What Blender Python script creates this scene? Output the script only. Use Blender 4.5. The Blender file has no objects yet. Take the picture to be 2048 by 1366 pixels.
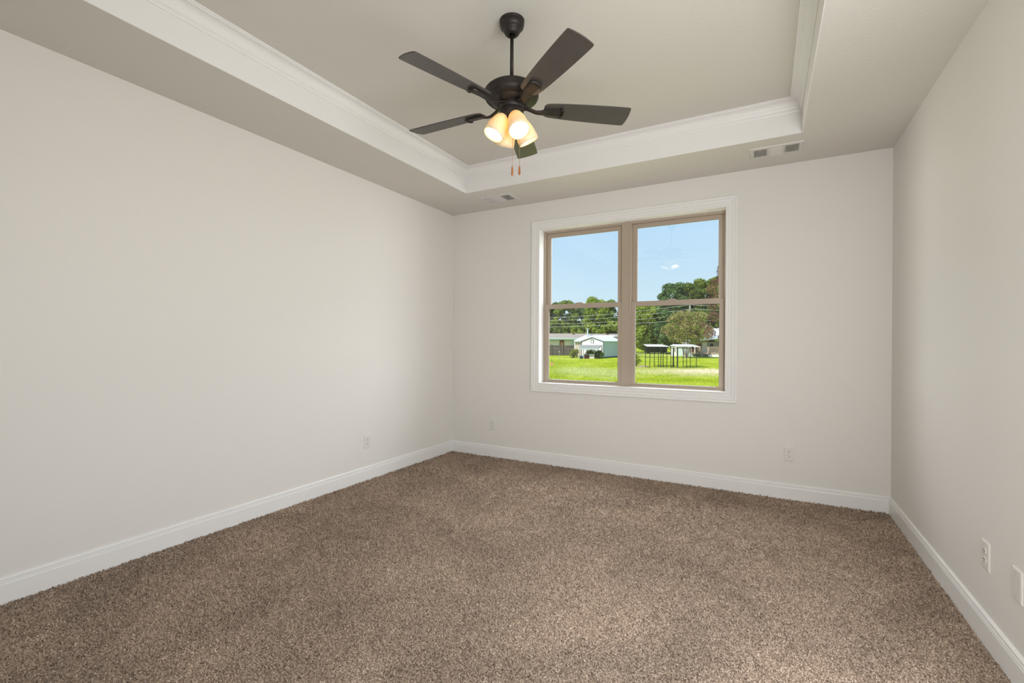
import bpy, bmesh, math, random
from mathutils import Vector, Matrix, noise
PI = math.pi
S = bpy.context.scene
COL = S.collection

# ------------------------------------------------------------------ camera
YAW, CAM = -0.5003, Vector((3.20207, -4.41086, 1.26342))
F_PX, CY, ROLL, PITCH = 927.77, 688.07, 0.00558, -0.00194
FW0 = Vector((math.sin(YAW), math.cos(YAW), 0)); R0 = Vector((math.cos(YAW), -math.sin(YAW), 0)); Z = Vector((0, 0, 1))
fwd = FW0 * math.cos(PITCH) + Z * math.sin(PITCH)
up0 = -FW0 * math.sin(PITCH) + Z * math.cos(PITCH)
rgt = R0 * math.cos(ROLL) + up0 * math.sin(ROLL)
upv = -R0 * math.sin(ROLL) + up0 * math.cos(ROLL)
cd = bpy.data.cameras.new('camera'); cam = bpy.data.objects.new('camera', cd); COL.objects.link(cam)
m = Matrix((rgt, upv, -fwd)).transposed().to_4x4(); m.translation = CAM
cam.matrix_world = m
cd.sensor_fit = 'HORIZONTAL'; cd.sensor_width = 36; cd.lens = F_PX / 2048 * 36
cd.shift_y = (CY - 683) / 2048; cd.clip_start = 0.02; cd.clip_end = 600
S.camera = cam

# ------------------------------------------------------------------ sky, sun, fill lamps, exposure
vs = S.view_settings
S.display_settings.display_device = 'sRGB'
vs.view_transform = 'Standard'; vs.look = 'None'; vs.gamma = 1; vs.use_curve_mapping = False; vs.exposure = 0.12
w = bpy.data.worlds.new('sky'); S.world = w; w.use_nodes = True
nt = w.node_tree; nt.nodes.clear()
N = nt.nodes.new; L = nt.links.new
tc = N('ShaderNodeTexCoord'); sp = N('ShaderNodeSeparateXYZ'); rp = N('ShaderNodeValToRGB'); bg = N('ShaderNodeBackground'); wo = N('ShaderNodeOutputWorld')
L(tc.outputs['Generated'], sp.inputs[0]); L(sp.outputs['Z'], rp.inputs[0]); L(rp.outputs[0], bg.inputs[0]); L(bg.outputs[0], wo.inputs[0])
cr = rp.color_ramp
cr.elements[0].position = 0.0; cr.elements[0].color = (.66, .83, .90, 1)
cr.elements[1].position = 1.0; cr.elements[1].color = (.16, .36, .80, 1)
for pos, c in ((.06, (.64, .83, .93, 1)), (.16, (.55, .77, .95, 1)), (.27, (.47, .71, .96, 1)), (.5, (.28, .52, .86, 1))):
    e = cr.elements.new(pos); e.color = c
bg.inputs[1].default_value = 1.0

def street(a, d, z=0.0):                       # yard frame: a metres to the right, d metres ahead of the camera's foot
    v = Vector((CAM.x, CAM.y, 0)) + R0 * a + FW0 * d; v.z = z
    return v
SROT = -YAW                                     # world rotation of the yard frame
GZ = -0.60                                      # height of the lawn below the floor
def lat(px, d): return (px - 1024) / F_PX * d
def hgt(py, d, px=1300): return CAM.z + (CY + (px - 1024) * ROLL * 1.0 - py + 0.0) / F_PX * d - .002 * d

sd = bpy.data.lights.new('sun', 'SUN'); sd.energy = 4.6; sd.angle = math.radians(.6); sd.color = (1, .95, .86)
sun = bpy.data.objects.new('sun', sd); COL.objects.link(sun)
sdir = R0 * (-.66) + FW0 * (-.62) + Z * .88     # towards the sun: high, behind the house, to the left
sun.rotation_euler = sdir.to_track_quat('Z', 'Y').to_euler()

def area(name, loc, direction, sx, sy, power, color):
    d = bpy.data.lights.new(name, 'AREA'); d.shape = 'RECTANGLE'; d.size = sx; d.size_y = sy; d.energy = power; d.color = color
    o = bpy.data.objects.new(name, d); COL.objects.link(o); o.location = loc
    o.rotation_euler = Vector(direction).to_track_quat('-Z', 'Y').to_euler()
    return o
H, TH, W, L_ = 2.743, 2.98, 4.032, 4.56         # soffit height, tray height, room width, room length
FILL_TINT = (.985, .99, 1.0)
# added fill lamps, out of view, in the right wall opening and the doorway
area('fill_side_opening', (W + .02, -3.52, 1.32), (-.8, 1, 0), 1.70, 1.9, 70, FILL_TINT)
area('fill_doorway', (3.36, -L_ - .03, 1.08), (0, 1, 0), 1.14, 2.1, 8, FILL_TINT)
# added fill lamps outside window_1, out of view: right, left and overhead
area('fill_yard_right', (4.6, 2.0, 1.6), (-.85, -.8, 0), 2.5, 2.2, 104, FILL_TINT)
area('fill_yard_left', (-1.6, 1.8, 1.6), (.85, -.6, 0), 2.5, 2.2, 168, FILL_TINT)
area('fill_yard_above', (2.0, 1.4, 3.6), (0, -.6, -.8), 3, 1.6, 205, FILL_TINT)

# ------------------------------------------------------------------ materials
def mat(name, color, rough=.6, metal=0, spec=.5, bump=None, var=None):
    m = bpy.data.materials.new(name); m.use_nodes = True; nt = m.node_tree; b = nt.nodes['Principled BSDF']
    b.inputs['Base Color'].default_value = (*color, 1); b.inputs['Roughness'].default_value = rough
    b.inputs['Metallic'].default_value = metal; b.inputs['Specular IOR Level'].default_value = spec
    tc = nt.nodes.new('ShaderNodeTexCoord')
    if var:                                      # (scale, amount) gentle mottling
        n = nt.nodes.new('ShaderNodeTexNoise'); n.inputs['Scale'].default_value = var[0]; n.inputs['Detail'].default_value = 4
        nt.links.new(tc.outputs['Object'], n.inputs['Vector'])
        r = nt.nodes.new('ShaderNodeValToRGB'); a = var[1]
        r.color_ramp.elements[0].position = .3; r.color_ramp.elements[1].position = .7
        r.color_ramp.elements[0].color = tuple(max(0, c * (1 - a)) for c in color) + (1,)
        r.color_ramp.elements[1].color = tuple(min(1, c * (1 + a)) for c in color) + (1,)
        nt.links.new(n.outputs['Fac'], r.inputs[0]); nt.links.new(r.outputs[0], b.inputs['Base Color'])
    if bump:                                     # (scale, strength, distance)
        n = nt.nodes.new('ShaderNodeTexNoise'); n.inputs['Scale'].default_value = bump[0]; n.inputs['Detail'].default_value = 3
        nt.links.new(tc.outputs['Object'], n.inputs['Vector'])
        k = nt.nodes.new('ShaderNodeBump'); k.inputs['Strength'].default_value = bump[1]; k.inputs['Distance'].default_value = bump[2]
        nt.links.new(n.outputs['Fac'], k.inputs['Height']); nt.links.new(k.outputs[0], b.inputs['Normal'])
    return m

M = {}
M['wall'] = mat('wall_paint', (.80, .775, .735), .55, spec=.3, bump=(220, .10, .002))
M['ceil'] = mat('ceiling_paint', (.69, .665, .61), .8, spec=.2, bump=(75, .3, .004))
M['trim'] = mat('trim_paint', (.86, .85, .83), .35, spec=.4, bump=(400, .02, .0005))
M['plate'] = mat('outlet_plastic', (.77, .745, .705), .4, bump=(300, .02, .0003))
M['slot'] = mat('dark_slot', (.03, .028, .025), .7, bump=(300, .02, .0003))
M['tan'] = mat('tan_vinyl', (.45, .37, .292), .45, bump=(250, .03, .0005))
M['vent'] = mat('vent_enamel', (.66, .64, .60), .45, bump=(300, .03, .0005))
M['duct'] = mat('duct_inside', (.10, .10, .10), .8, bump=(100, .03, .0005))
M['bronze'] = mat('oil_rubbed_bronze', (.030, .024, .021), .48, metal=.35, bump=(260, .05, .0005), var=(30, .15))
M['blade'] = mat('blade_laminate', (.066, .058, .051), .38, spec=.6, bump=(200, .05, .0005), var=(14, .10))
M['brass'] = mat('chain_brass', (.42, .27, .16), .35, metal=.8, bump=(300, .02, .0003))
M['wood'] = mat('walnut_fob', (.36, .13, .04), .35, var=(60, .3))
M['gasket'] = mat('glazing_gasket', (.05, .05, .045), .6, bump=(300, .02, .0003))
M['screw'] = mat('screw_head', (.55, .53, .50), .4, metal=.5, bump=(300, .02, .0003))

def carpet_mat():
    m = bpy.data.materials.new('carpet'); m.use_nodes = True; nt = m.node_tree; b = nt.nodes['Principled BSDF']
    N = nt.nodes.new; L = nt.links.new
    tc = N('ShaderNodeTexCoord')
    n1 = N('ShaderNodeTexNoise'); n1.inputs['Scale'].default_value = 150; n1.inputs['Detail'].default_value = 3; n1.inputs['Roughness'].default_value = .65; n1.inputs['Distortion'].default_value = .8
    L(tc.outputs['Object'], n1.inputs['Vector'])
    r1 = N('ShaderNodeValToRGB'); e = r1.color_ramp
    e.elements[0].position = .34; e.elements[0].color = (.115, .080, .055, 1)
    e.elements[1].position = .68; e.elements[1].color = (.88, .73, .60, 1)
    x = e.elements.new(.46); x.color = (.37, .275, .205, 1)
    x = e.elements.new(.56); x.color = (.62, .49, .385, 1)
    L(n1.outputs['Fac'], r1.inputs[0])
    n2 = N('ShaderNodeTexNoise'); n2.inputs['Scale'].default_value = 1.6; n2.inputs['Detail'].default_value = 5; n2.inputs['Roughness'].default_value = .6; n2.inputs['Distortion'].default_value = .6
    L(tc.outputs['Object'], n2.inputs['Vector'])
    r2 = N('ShaderNodeMapRange'); r2.inputs[1].default_value = .35; r2.inputs[2].default_value = .65; r2.inputs[3].default_value = .78; r2.inputs[4].default_value = 1.06
    L(n2.outputs['Fac'], r2.inputs[0])
    mx = N('ShaderNodeVectorMath'); mx.operation = 'SCALE'
    L(r1.outputs[0], mx.inputs[0]); L(r2.outputs[0], mx.inputs['Scale']); L(mx.outputs[0], b.inputs['Base Color'])
    b.inputs['Roughness'].default_value = .95; b.inputs['Specular IOR Level'].default_value = .1
    bp = N('ShaderNodeBump'); bp.inputs['Strength'].default_value = .8; bp.inputs['Distance'].default_value = .006
    L(n1.outputs['Fac'], bp.inputs['Height']); L(bp.outputs[0], b.inputs['Normal'])
    return m
M['carpet'] = carpet_mat()

def glass_mat():
    m = bpy.data.materials.new('window_glass'); m.use_nodes = True; nt = m.node_tree; nt.nodes.clear()
    N = nt.nodes.new; L = nt.links.new
    g = N('ShaderNodeNewGeometry'); d = N('ShaderNodeVectorMath'); d.operation = 'DOT_PRODUCT'
    L(g.outputs['Normal'], d.inputs[0]); L(g.outputs['Incoming'], d.inputs[1])
    def mth(op, a, b=None):
        x = N('ShaderNodeMath'); x.operation = op
        for i, v in enumerate((a, b)):
            if v is None: continue
            if isinstance(v, (int, float)): x.inputs[i].default_value = v
            else: L(v, x.inputs[i])
        return x.outputs[0]
    ab = mth('ABSOLUTE', d.outputs['Value']); om = mth('SUBTRACT', 1.0, ab); pw = mth('POWER', om, 5.0)
    f = mth('ADD', mth('MULTIPLY', pw, .95), .045)
    t = N('ShaderNodeBsdfTransparent'); t.inputs[0].default_value = (.985, .99, .985, 1)
    gl = N('ShaderNodeBsdfGlossy'); gl.inputs['Roughness'].default_value = 0.0
    mx = N('ShaderNodeMixShader'); o = N('ShaderNodeOutputMaterial')
    L(f, mx.inputs[0]); L(t.outputs[0], mx.inputs[1]); L(gl.outputs[0], mx.inputs[2]); L(mx.outputs[0], o.inputs[0])
    return m
M['glass'] = glass_mat()

def shade_mat():
    m = bpy.data.materials.new('frosted_amber_glass'); m.use_nodes = True; nt = m.node_tree; nt.nodes.clear()
    N = nt.nodes.new; L = nt.links.new
    d = N('ShaderNodeBsdfDiffuse'); d.inputs[0].default_value = (.88, .82, .60, 1)
    t = N('ShaderNodeBsdfTranslucent'); t.inputs[0].default_value = (.98, .70, .34, 1)
    g = N('ShaderNodeBsdfGlossy'); g.inputs['Roughness'].default_value = .25
    a = N('ShaderNodeMixShader'); a.inputs[0].default_value = .24; c = N('ShaderNodeMixShader'); c.inputs[0].default_value = .04
    o = N('ShaderNodeOutputMaterial')
    L(d.outputs[0], a.inputs[1]); L(t.outputs[0], a.inputs[2]); L(a.outputs[0], c.inputs[1]); L(g.outputs[0], c.inputs[2]); L(c.outputs[0], o.inputs[0])
    return m
M['shade'] = shade_mat()
def emit(name, color, s):
    m = bpy.data.materials.new(name); m.use_nodes = True; nt = m.node_tree; nt.nodes.clear()
    e = nt.nodes.new('ShaderNodeEmission'); e.inputs[0].default_value = (*color, 1); e.inputs[1].default_value = s
    o = nt.nodes.new('ShaderNodeOutputMaterial'); nt.links.new(e.outputs[0], o.inputs[0]); return m
M['bulb'] = emit('lit_bulb', (1, .87, .66), 17)

# ------------------------------------------------------------------ helpers
def link(name, bm, m, parent=None, smooth=False, loc=None):
    me = bpy.data.meshes.new(name)
    bmesh.ops.recalc_face_normals(bm, faces=bm.faces)
    bm.to_mesh(me); bm.free()
    if m is not None: me.materials.append(m)
    if smooth: me.shade_smooth()
    o = bpy.data.objects.new(name, me); COL.objects.link(o)
    if parent: o.parent = parent
    if loc is not None: o.location = loc
    return o
def raw(name, verts, faces, m, parent=None, smooth=False):
    me = bpy.data.meshes.new(name); me.from_pydata(verts, [], faces); me.materials.append(m)
    if smooth: me.shade_smooth()
    o = bpy.data.objects.new(name, me); COL.objects.link(o)
    if parent: o.parent = parent
    return o
def thing(name, label, cat, loc=(0, 0, 0), rotz=0, group=None):
    o = bpy.data.objects.new(name, None); COL.objects.link(o); o.location = loc; o.rotation_euler = (0, 0, rotz)
    o.empty_display_size = .1
    o['label'] = label; o['category'] = cat
    if group: o['group'] = group
    return o
def tag(o, label, cat, group=None, kind=None):
    o['label'] = label; o['category'] = cat
    if group: o['group'] = group
    if kind: o['kind'] = kind
    return o
def struct(o, label=None, cat=None):
    o['kind'] = 'structure'
    if label: o['label'] = label
    if cat: o['category'] = cat
    return o
def bx(bm, x0, y0, z0, x1, y1, z1, bev=0, mtx=None):
    vs = [bm.verts.new((x, y, z)) for x in (x0, x1) for y in (y0, y1) for z in (z0, z1)]
    fs = [bm.faces.new([vs[i] for i in f]) for f in ((0, 1, 3, 2), (4, 6, 7, 5), (0, 4, 5, 1), (2, 3, 7, 6), (0, 2, 6, 4), (1, 5, 7, 3))]
    if bev:
        es = list({e for f in fs for e in f.edges})
        r = bmesh.ops.bevel(bm, geom=es, offset=bev, segments=2, affect='EDGES', profile=.6)
        vs = list({v for v in r['verts']} | {v for v in vs if v.is_valid})
    if mtx is not None: bmesh.ops.transform(bm, matrix=mtx, verts=vs)
    return vs
def lathe(bm, prof, seg=48, mtx=None, cap=False):
    rings = []
    for r, z in prof:
        if r < 1e-6: rings.append([bm.verts.new((0, 0, z))])
        else: rings.append([bm.verts.new((r * math.cos(2 * PI * i / seg), r * math.sin(2 * PI * i / seg), z)) for i in range(seg)])
    for a, b in zip(rings, rings[1:]):
        for i in range(seg):
            j = (i + 1) % seg
            if len(a) == 1 and len(b) == 1: continue
            if len(a) == 1: bm.faces.new((a[0], b[i], b[j]))
            elif len(b) == 1: bm.faces.new((a[i], a[j], b[0]))
            else: bm.faces.new((a[i], a[j], b[j], b[i]))
    vs = [v for r in rings for v in r]
    if mtx is not None: bmesh.ops.transform(bm, matrix=mtx, verts=vs)
    return vs
def tube(bm, pts, r, seg=8):
    pts = [Vector(p) for p in pts]; rings = []
    rr = r if isinstance(r, (list, tuple)) else [r] * len(pts)
    for i, p in enumerate(pts):
        t = (pts[min(i + 1, len(pts) - 1)] - pts[max(i - 1, 0)]).normalized()
        a = t.cross(Vector((0, 0, 1)) if abs(t.z) < .9 else Vector((1, 0, 0))).normalized(); b = t.cross(a)
        rings.append([bm.verts.new(p + (a * math.cos(2 * PI * k / seg) + b * math.sin(2 * PI * k / seg)) * rr[i]) for k in range(seg)])
    for a, b in zip(rings, rings[1:]):
        for k in range(seg): bm.faces.new((a[k], a[(k + 1) % seg], b[(k + 1) % seg], b[k]))
    bm.faces.new(rings[0]); bm.faces.new(rings[-1])
def prism(bm, poly, axis, a, b):                # poly of 2D points extruded along axis 0/1/2 from a to b
    def P(u, v, t): return ((t, u, v), (u, t, v), (u, v, t))[axis]
    A = [bm.verts.new(P(u, v, a)) for u, v in poly]; B = [bm.verts.new(P(u, v, b)) for u, v in poly]
    n = len(poly); bm.faces.new(A); bm.faces.new(B)
    for i in range(n): bm.faces.new((A[i], A[(i + 1) % n], B[(i + 1) % n], B[i]))
def rect_loop(bm, rect, prof, fn, closed_prof=True):
    """sweep a profile of (offset, w) round a rectangle with mitred corners; fn(u, v, w) -> xyz"""
    u0, v0, u1, v1 = rect; loops = []
    for o, wv in prof:
        loops.append([bm.verts.new(fn(u, v, wv)) for u, v in ((u0 - o, v0 - o), (u1 + o, v0 - o), (u1 + o, v1 + o), (u0 - o, v1 + o))])
    n = len(loops)
    for i in range(n if closed_prof else n - 1):
        a, b = loops[i], loops[(i + 1) % n]
        for k in range(4): bm.faces.new((a[k], a[(k + 1) % 4], b[(k + 1) % 4], b[k]))

# ------------------------------------------------------------------ room shell
T = .16
TX0, TX1, TY0, TY1 = .59, 3.42, -3.96, -.60      # tray recess
OX0, OX1, OZ0, OZ1 = 1.118, 2.895, .850, 2.450   # rough opening of window_1 (inside the jamb)
JT = .018
bm = bmesh.new(); bx(bm, -T, -L_ - T, -.2, W + T, T, 0); struct(link('floor', bm, M['carpet']), 'brown beige speckled cut pile carpet covering the room floor', 'carpet')
# back wall with window hole
bm = bmesh.new(); a, b, c, d = OX0 - JT, OX1 + JT, OZ0 - JT, OZ1 + JT
bx(bm, -T, 0, -.1, a, T + .02, H + .3); bx(bm, b, 0, -.1, W + T, T + .02, H + .3); bx(bm, a, 0, -.1, b, T + .02, c); bx(bm, a, 0, d, b, T + .02, H + .3)
struct(link('wall_back', bm, M['wall']))
bm = bmesh.new(); bx(bm, -T, -L_ - T, -.1, 0, 0, H + .3); struct(link('wall_left', bm, M['wall']))
SW = (-4.37, -2.67, .37, 2.27)                   # opening added out of view in the right wall for fill light: y0 y1 z0 z1
bm = bmesh.new(); y0, y1, z0, z1 = SW
bx(bm, W, y1, -.1, W + T, 0, H + .3); bx(bm, W, -L_ - T, -.1, W + T, y0, H + .3); bx(bm, W, y0, -.1, W + T, y1, z0); bx(bm, W, y0, z1, W + T, y1, H + .3)
struct(link('wall_right', bm, M['wall']))
FWN = (2.76, 3.96, 0, 2.20)                      # doorway in the front wall: x0 x1 z0 z1
bm = bmesh.new(); x0, x1, z0, z1 = FWN; ya, yb = -L_ - T, -L_
bx(bm, x0 - .3, ya - 1.3, -.1, x1 + .3, ya - 1.2, H); bx(bm, x0 - .3, ya - 1.2, -.1, x0 - .2, ya, H); bx(bm, x1 + .2, ya - 1.2, -.1, x1 + .3, ya, H); bx(bm, x0 - .3, ya - 1.3, H, x1 + .3, ya, H + .1)  # closed box added behind the doorway to keep the sun out
bx(bm, 0, ya, -.1, x0, yb, H + .3); bx(bm, x1, ya, -.1, W, yb, H + .3); bx(bm, x0, ya, -.1, x1, yb, z0); bx(bm, x0, ya, z1, x1, yb, H + .3)
struct(link('wall_front', bm, M['wall']))
# tray ceiling: soffit ring, vertical face and raised centre in one shell with thickness
bm = bmesh.new()
bx(bm, 0, -L_, H, TX0, 0, TH + .1); bx(bm, TX1, -L_, H, W, 0, TH + .1)
bx(bm, TX0, TY1, H, TX1, 0, TH + .1); bx(bm, TX0, -L_, H, TX1, TY0, TH + .1)
bx(bm, TX0, TY0, TH, TX1, TY1, TH + .1)
struct(link('ceiling', bm, M['ceil']))
# white painted vertical face of the tray
bm = bmesh.new(); rect_loop(bm, (TX0, TY0, TX1, TY1), [(0, 0), (-.004, 0), (-.004, TH - H), (0, TH - H)], lambda u, v, wv: (u, v, H + wv))
struct(link('trim_2', bm, M['trim']), 'white vertical face of the tray between soffit and crown', 'trim')
# crown moulding round the top of the tray
bm = bmesh.new()
cp = [(0, -.088), (-.010, -.088), (-.013, -.080), (-.013, -.070), (-.019, -.066), (-.022, -.058)]
for i in range(8):
    t = i / 7 * PI / 2; cp.append((-.024 - .040 * (1 - math.cos(t)), -.054 + .038 * math.sin(t)))
cp += [(-.070, -.015), (-.070, -.010), (-.078, -.008), (-.078, 0), (0, 0)]
rect_loop(bm, (TX0, TY0, TX1, TY1), cp, lambda u, v, wv: (u, v, TH + wv))
struct(link('trim_1', bm, M['trim']), 'white crown moulding around the raised tray ceiling', 'moulding')
# standing carpet pile: tufts of yarn, finer and denser nearer the doorway
import numpy as np
def pile():
    rg = np.random.default_rng(2); n = 1200000
    x = rg.uniform(.016, W - .016, n); y = rg.uniform(-4.3, -.016, n)
    dx, dy = x - CAM.x, y - CAM.y; d = np.sqrt(dx * dx + dy * dy + 1.1)
    ahead = dx * FW0.x + dy * FW0.y; side = np.abs(dx * R0.x + dy * R0.y)
    sp = .0056 * np.maximum(1, (d / 1.7) ** .8)
    k = (ahead > .55) & (side < ahead * 1.2 + .15) & (rg.random(n) < (1.25 * W * 4.3 / n) / sp ** 2)
    x, y, sp = x[k], y[k], sp[k]; n = len(x)
    a = rg.uniform(0, 2 * PI, n); h = sp * rg.uniform(.55, 1.15, n); w_ = sp * rg.uniform(.5, .8, n); lx, ly = rg.normal(0, .4, n) * sp, rg.normal(0, .4, n) * sp
    V = np.zeros((n, 4, 3)); ca, sa = np.cos(a) * w_, np.sin(a) * w_
    for i, (u, t) in enumerate(((-.5, 0), (.5, 0), (.38, 1), (-.38, 1))):
        V[:, i, 0] = x + ca * u + lx * t; V[:, i, 1] = y + sa * u + ly * t; V[:, i, 2] = h * t - .001
    me = bpy.data.meshes.new('carpet_pile'); me.vertices.add(4 * n); me.vertices.foreach_set('co', V.ravel())
    me.loops.add(4 * n); me.loops.foreach_set('vertex_index', np.arange(4 * n)); me.polygons.add(n); me.polygons.foreach_set('loop_start', np.arange(0, 4 * n, 4)); me.polygons.foreach_set('loop_total', np.full(n, 4))
    me.update(); me.materials.append(M['carpet']); o = bpy.data.objects.new('carpet_pile', me); COL.objects.link(o)
    tag(o, 'standing yarn tufts of the brown speckled carpet', 'carpet pile', kind='stuff'); print('PILE', n)
pile()
# baseboards
bp = [(0, 0), (.0145, 0), (.0145, .094), (.0125, .100), (.0125, .106), (.0095, .108), (.0095, .1115), (.0115, .1125), (.0110, .121), (.006, .128), (0, .128)]
def baseboard(name, axis, a, b, side):
    bm = bmesh.new()
    # side: function turning (protrusion, along, z) to xyz, with mitred ends
    A = [bm.verts.new(side(o, a + o, z)) for o, z in bp]; B = [bm.verts.new(side(o, b - o, z)) for o, z in bp]
    n = len(bp); bm.faces.new(A); bm.faces.new(B)
    for i in range(n): bm.faces.new((A[i], A[(i + 1) % n], B[(i + 1) % n], B[i]))
    struct(link(name, bm, M['trim']))
baseboard('baseboard_back', 0, 0, W, lambda o, s, z: (s, -o, z))
baseboard('baseboard_left', 1, -L_, 0, lambda o, s, z: (o, s, z))
baseboard('baseboard_right', 1, -L_, 0, lambda o, s, z: (W - o, s, z))
baseboard('baseboard_front', 0, 0, W, lambda o, s, z: (s, -L_ + o, z))

# ------------------------------------------------------------------ main window
win = struct(thing('window_1', 'double hung tan framed twin window with white casing in the back wall', 'window', (0, 0, 0)))
bm = bmesh.new()
cs = [(0, .001), (0, -.010), (.004, -.013), (.010, -.013), (.013, -.010), (.018, -.0095), (.024, -.012), (.040, -.0125), (.044, -.0105), (.048, -.013), (.060, -.0165), (.066, -.0165), (.069, -.013), (.073, -.0175), (.086, -.0195), (.091, -.018), (.091, .001)]
rect_loop(bm, (OX0, OZ0, OX1, OZ1), cs, lambda u, v, wv: (u, wv, v))
link('casing', bm, M['trim'], win)
bm = bmesh.new(); jp = [(0, 0), (JT, 0), (JT, .165), (0, .165)]
rect_loop(bm, (OX0, OZ0, OX1, OZ1), jp, lambda u, v, wv: (u, wv, v))
link('jamb', bm, M['trim'], win)
YF = .100
bm = bmesh.new()
fr = [(0, YF), (0, YF + .065), (-.020, YF + .065), (-.020, YF + .008), (-.014, YF + .004), (-.014, YF)]
rect_loop(bm, (OX0, OZ0, OX1, OZ1), fr, lambda u, v, wv: (u, wv, v))
bx(bm, OX0 + .01, YF - .006, OZ0, OX1 - .01, YF + .05, OZ0 + .014, .002)
link('frame', bm, M['tan'], win)
MX0, MX1 = 1.958, 2.054
bm = bmesh.new(); bx(bm, MX0, YF - .003, OZ0 + .012, MX1, YF + .065, OZ1 - .012, .002)
bx(bm, MX1 - .020, YF - .005, OZ0 + .014, MX1 - .016, YF, OZ1 - .014)
link('mullion', bm, M['tan'], win)
def sash(x0, x1, z0, z1, y, st, top, bot, lower):
    bm = bmesh.new(); dy = .028
    bx(bm, x0, y, z0, x0 + st, y + dy, z1, .0015); bx(bm, x1 - st, y, z0, x1, y + dy, z1, .0015)
    bx(bm, x0 + st - .001, y, z1 - top, x1 - st + .001, y + dy, z1, .0015); bx(bm, x0 + st - .001, y + (.004 if lower else 0), z0, x1 - st + .001, y + dy, z0 + bot, .0015)
    s = link('sash', bm, M['tan'], win)
    gx0, gx1, gz0, gz1 = x0 + st, x1 - st, z0 + bot, z1 - top
    bm = bmesh.new(); rect_loop(bm, (gx0, gz0, gx1, gz1), [(.001, y + .006), (-.0015, y + .006), (-.0015, y + .010), (.001, y + .010)], lambda u, v, wv: (u, wv, v))
    link('gasket', bm, M['gasket'], s)
    bm = bmesh.new(); bx(bm, gx0 - .002, y + .012, gz0 - .002, gx1 + .002, y + .016, gz1 + .002); link('pane', bm, M['glass'], s)
    if lower:
        xc = (gx0 + gx1) / 2 - .03; bm = bmesh.new()
        prism(bm, [(xc - .05, z1), (xc + .05, z1), (xc + .035, z1 + .008), (xc + .018, z1 + .013), (xc - .018, z1 + .013), (xc - .035, z1 + .008)], 1, y + .004, y + .022)
        link('sash_lock', bm, M['tan'], s)
        bm = bmesh.new(); bx(bm, gx0 + .02, y - .007, z0 + bot - .004, gx1 - .02, y + .004, z0 + bot + .001, .001); link('lift_rail', bm, M['vent'], s)
ZR0, ZR1 = 1.626, 1.674
for (x0, x1) in ((OX0 + .020, MX0), (MX1, OX1 - .020)):
    sash(x0, x1, OZ0 + .008, ZR1, YF + .003, .037, ZR1 - ZR0, .026, True)
    sash(x0, x1, ZR0 + .004, OZ1 - .020, YF + .034, .047, .040, .040, False)

# unseen opening added to let in fill light, framed as a window
def plain_window(name, label, rect, fn):
    root = struct(thing(name, label, 'window'))
    u0, v0, u1, v1 = rect
    bm = bmesh.new(); rect_loop(bm, rect, cs, lambda u, v, wv: fn(u, v, wv)); link('casing', bm, M['trim'], root)
    bm = bmesh.new(); rect_loop(bm, rect, [(.0, .06), (0, .12), (-.05, .12), (-.05, .06)], lambda u, v, wv: fn(u, v, wv)); link('frame', bm, M['tan'], root)
plain_window('fill_window', 'tan framed window added out of view in the right wall for fill light', (SW[0], SW[2], SW[1], SW[3]), lambda u, v, wv: (W + wv, u, v))

# ------------------------------------------------------------------ outlets (built facing -Y, back on y = 0)
def outlet(label, loc, rotz, blank=False):
    t = thing('blank_wall_plate' if blank else 'wall_outlet', label, 'wall plate' if blank else 'outlet', loc, rotz, None if blank else 'duplex outlets along the walls')
    w2, h2 = .0365, .0600
    bm = bmesh.new()
    ps = [(0, 0), (0, -.0035), (-.004, -.006), (-.010, -.0065)]
    rect_loop(bm, (-w2, -h2, w2, h2), ps, lambda u, v, wv: (u, wv, v), False)
    vs_ = [bm.verts.new((x, -.0065, z)) for x, z in ((-w2 + .010, -h2 + .010), (w2 - .010, -h2 + .010), (w2 - .010, h2 - .010), (-w2 + .010, h2 - .010))]
    bm.faces.new(vs_); bmesh.ops.remove_doubles(bm, verts=bm.verts, dist=1e-5)
    link('cover_plate', bm, M['plate'], t)
    if blank:
        for s in (-1, 1):
            bm = bmesh.new(); lathe(bm, [(0, 0), (.0032, 0), (.0028, .0012), (0, .0014)], 12, Matrix.Translation((0, -.0062, s * .042)) @ Matrix.Rotation(PI / 2, 4, 'X')); link('screw', bm, M['screw'], t)
        return t
    for s in (-1, 1):
        zc = s * .0195
        bm = bmesh.new(); pts = []
        for k in range(24):
            an = 2 * PI * k / 24; x, z = .0170 * math.cos(an), .0170 * math.sin(an); z = max(-.0125, min(.0125, z)); pts.append((x, z + zc))
        prism(bm, pts, 1, -.0088, -.006); r = link('receptacle', bm, M['plate'], t)
        for x, hh in ((-.0062, .0046), (.0062, .0038)):
            bm = bmesh.new(); bx(bm, x - .0012, -.0093, zc + .003 - hh, x + .0012, -.0086, zc + .003 + hh); link('slot', bm, M['slot'], r)
        bm = bmesh.new(); prism(bm, [(.0026 * math.cos(q * PI / 6), zc - .0075 + .0024 * math.sin(q * PI / 6)) for q in range(12)], 1, -.0093, -.0086); link('ground_hole', bm, M['slot'], r)
    bm = bmesh.new(); lathe(bm, [(0, 0), (.0030, 0), (.0026, .0010), (0, .0012)], 12, Matrix.Translation((0, -.0064, 0)) @ Matrix.Rotation(PI / 2, 4, 'X')); link('screw', bm, M['screw'], t)
    return t
outlet('white duplex outlet low on the back wall, left of the window', (.553, 0, .362), 0)
outlet('white duplex outlet low on the back wall, right of the window', (3.375, 0, .372), 0)
outlet('white duplex outlet low on the left wall', (0, -1.315, .354), PI / 2)
outlet('white duplex outlet on the right wall, just above the baseboard', (W, -1.712, .372), -PI / 2)
outlet('blank white cover plate on the right wall, nearest the camera', (W, -1.995, .374), -PI / 2, True)

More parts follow.
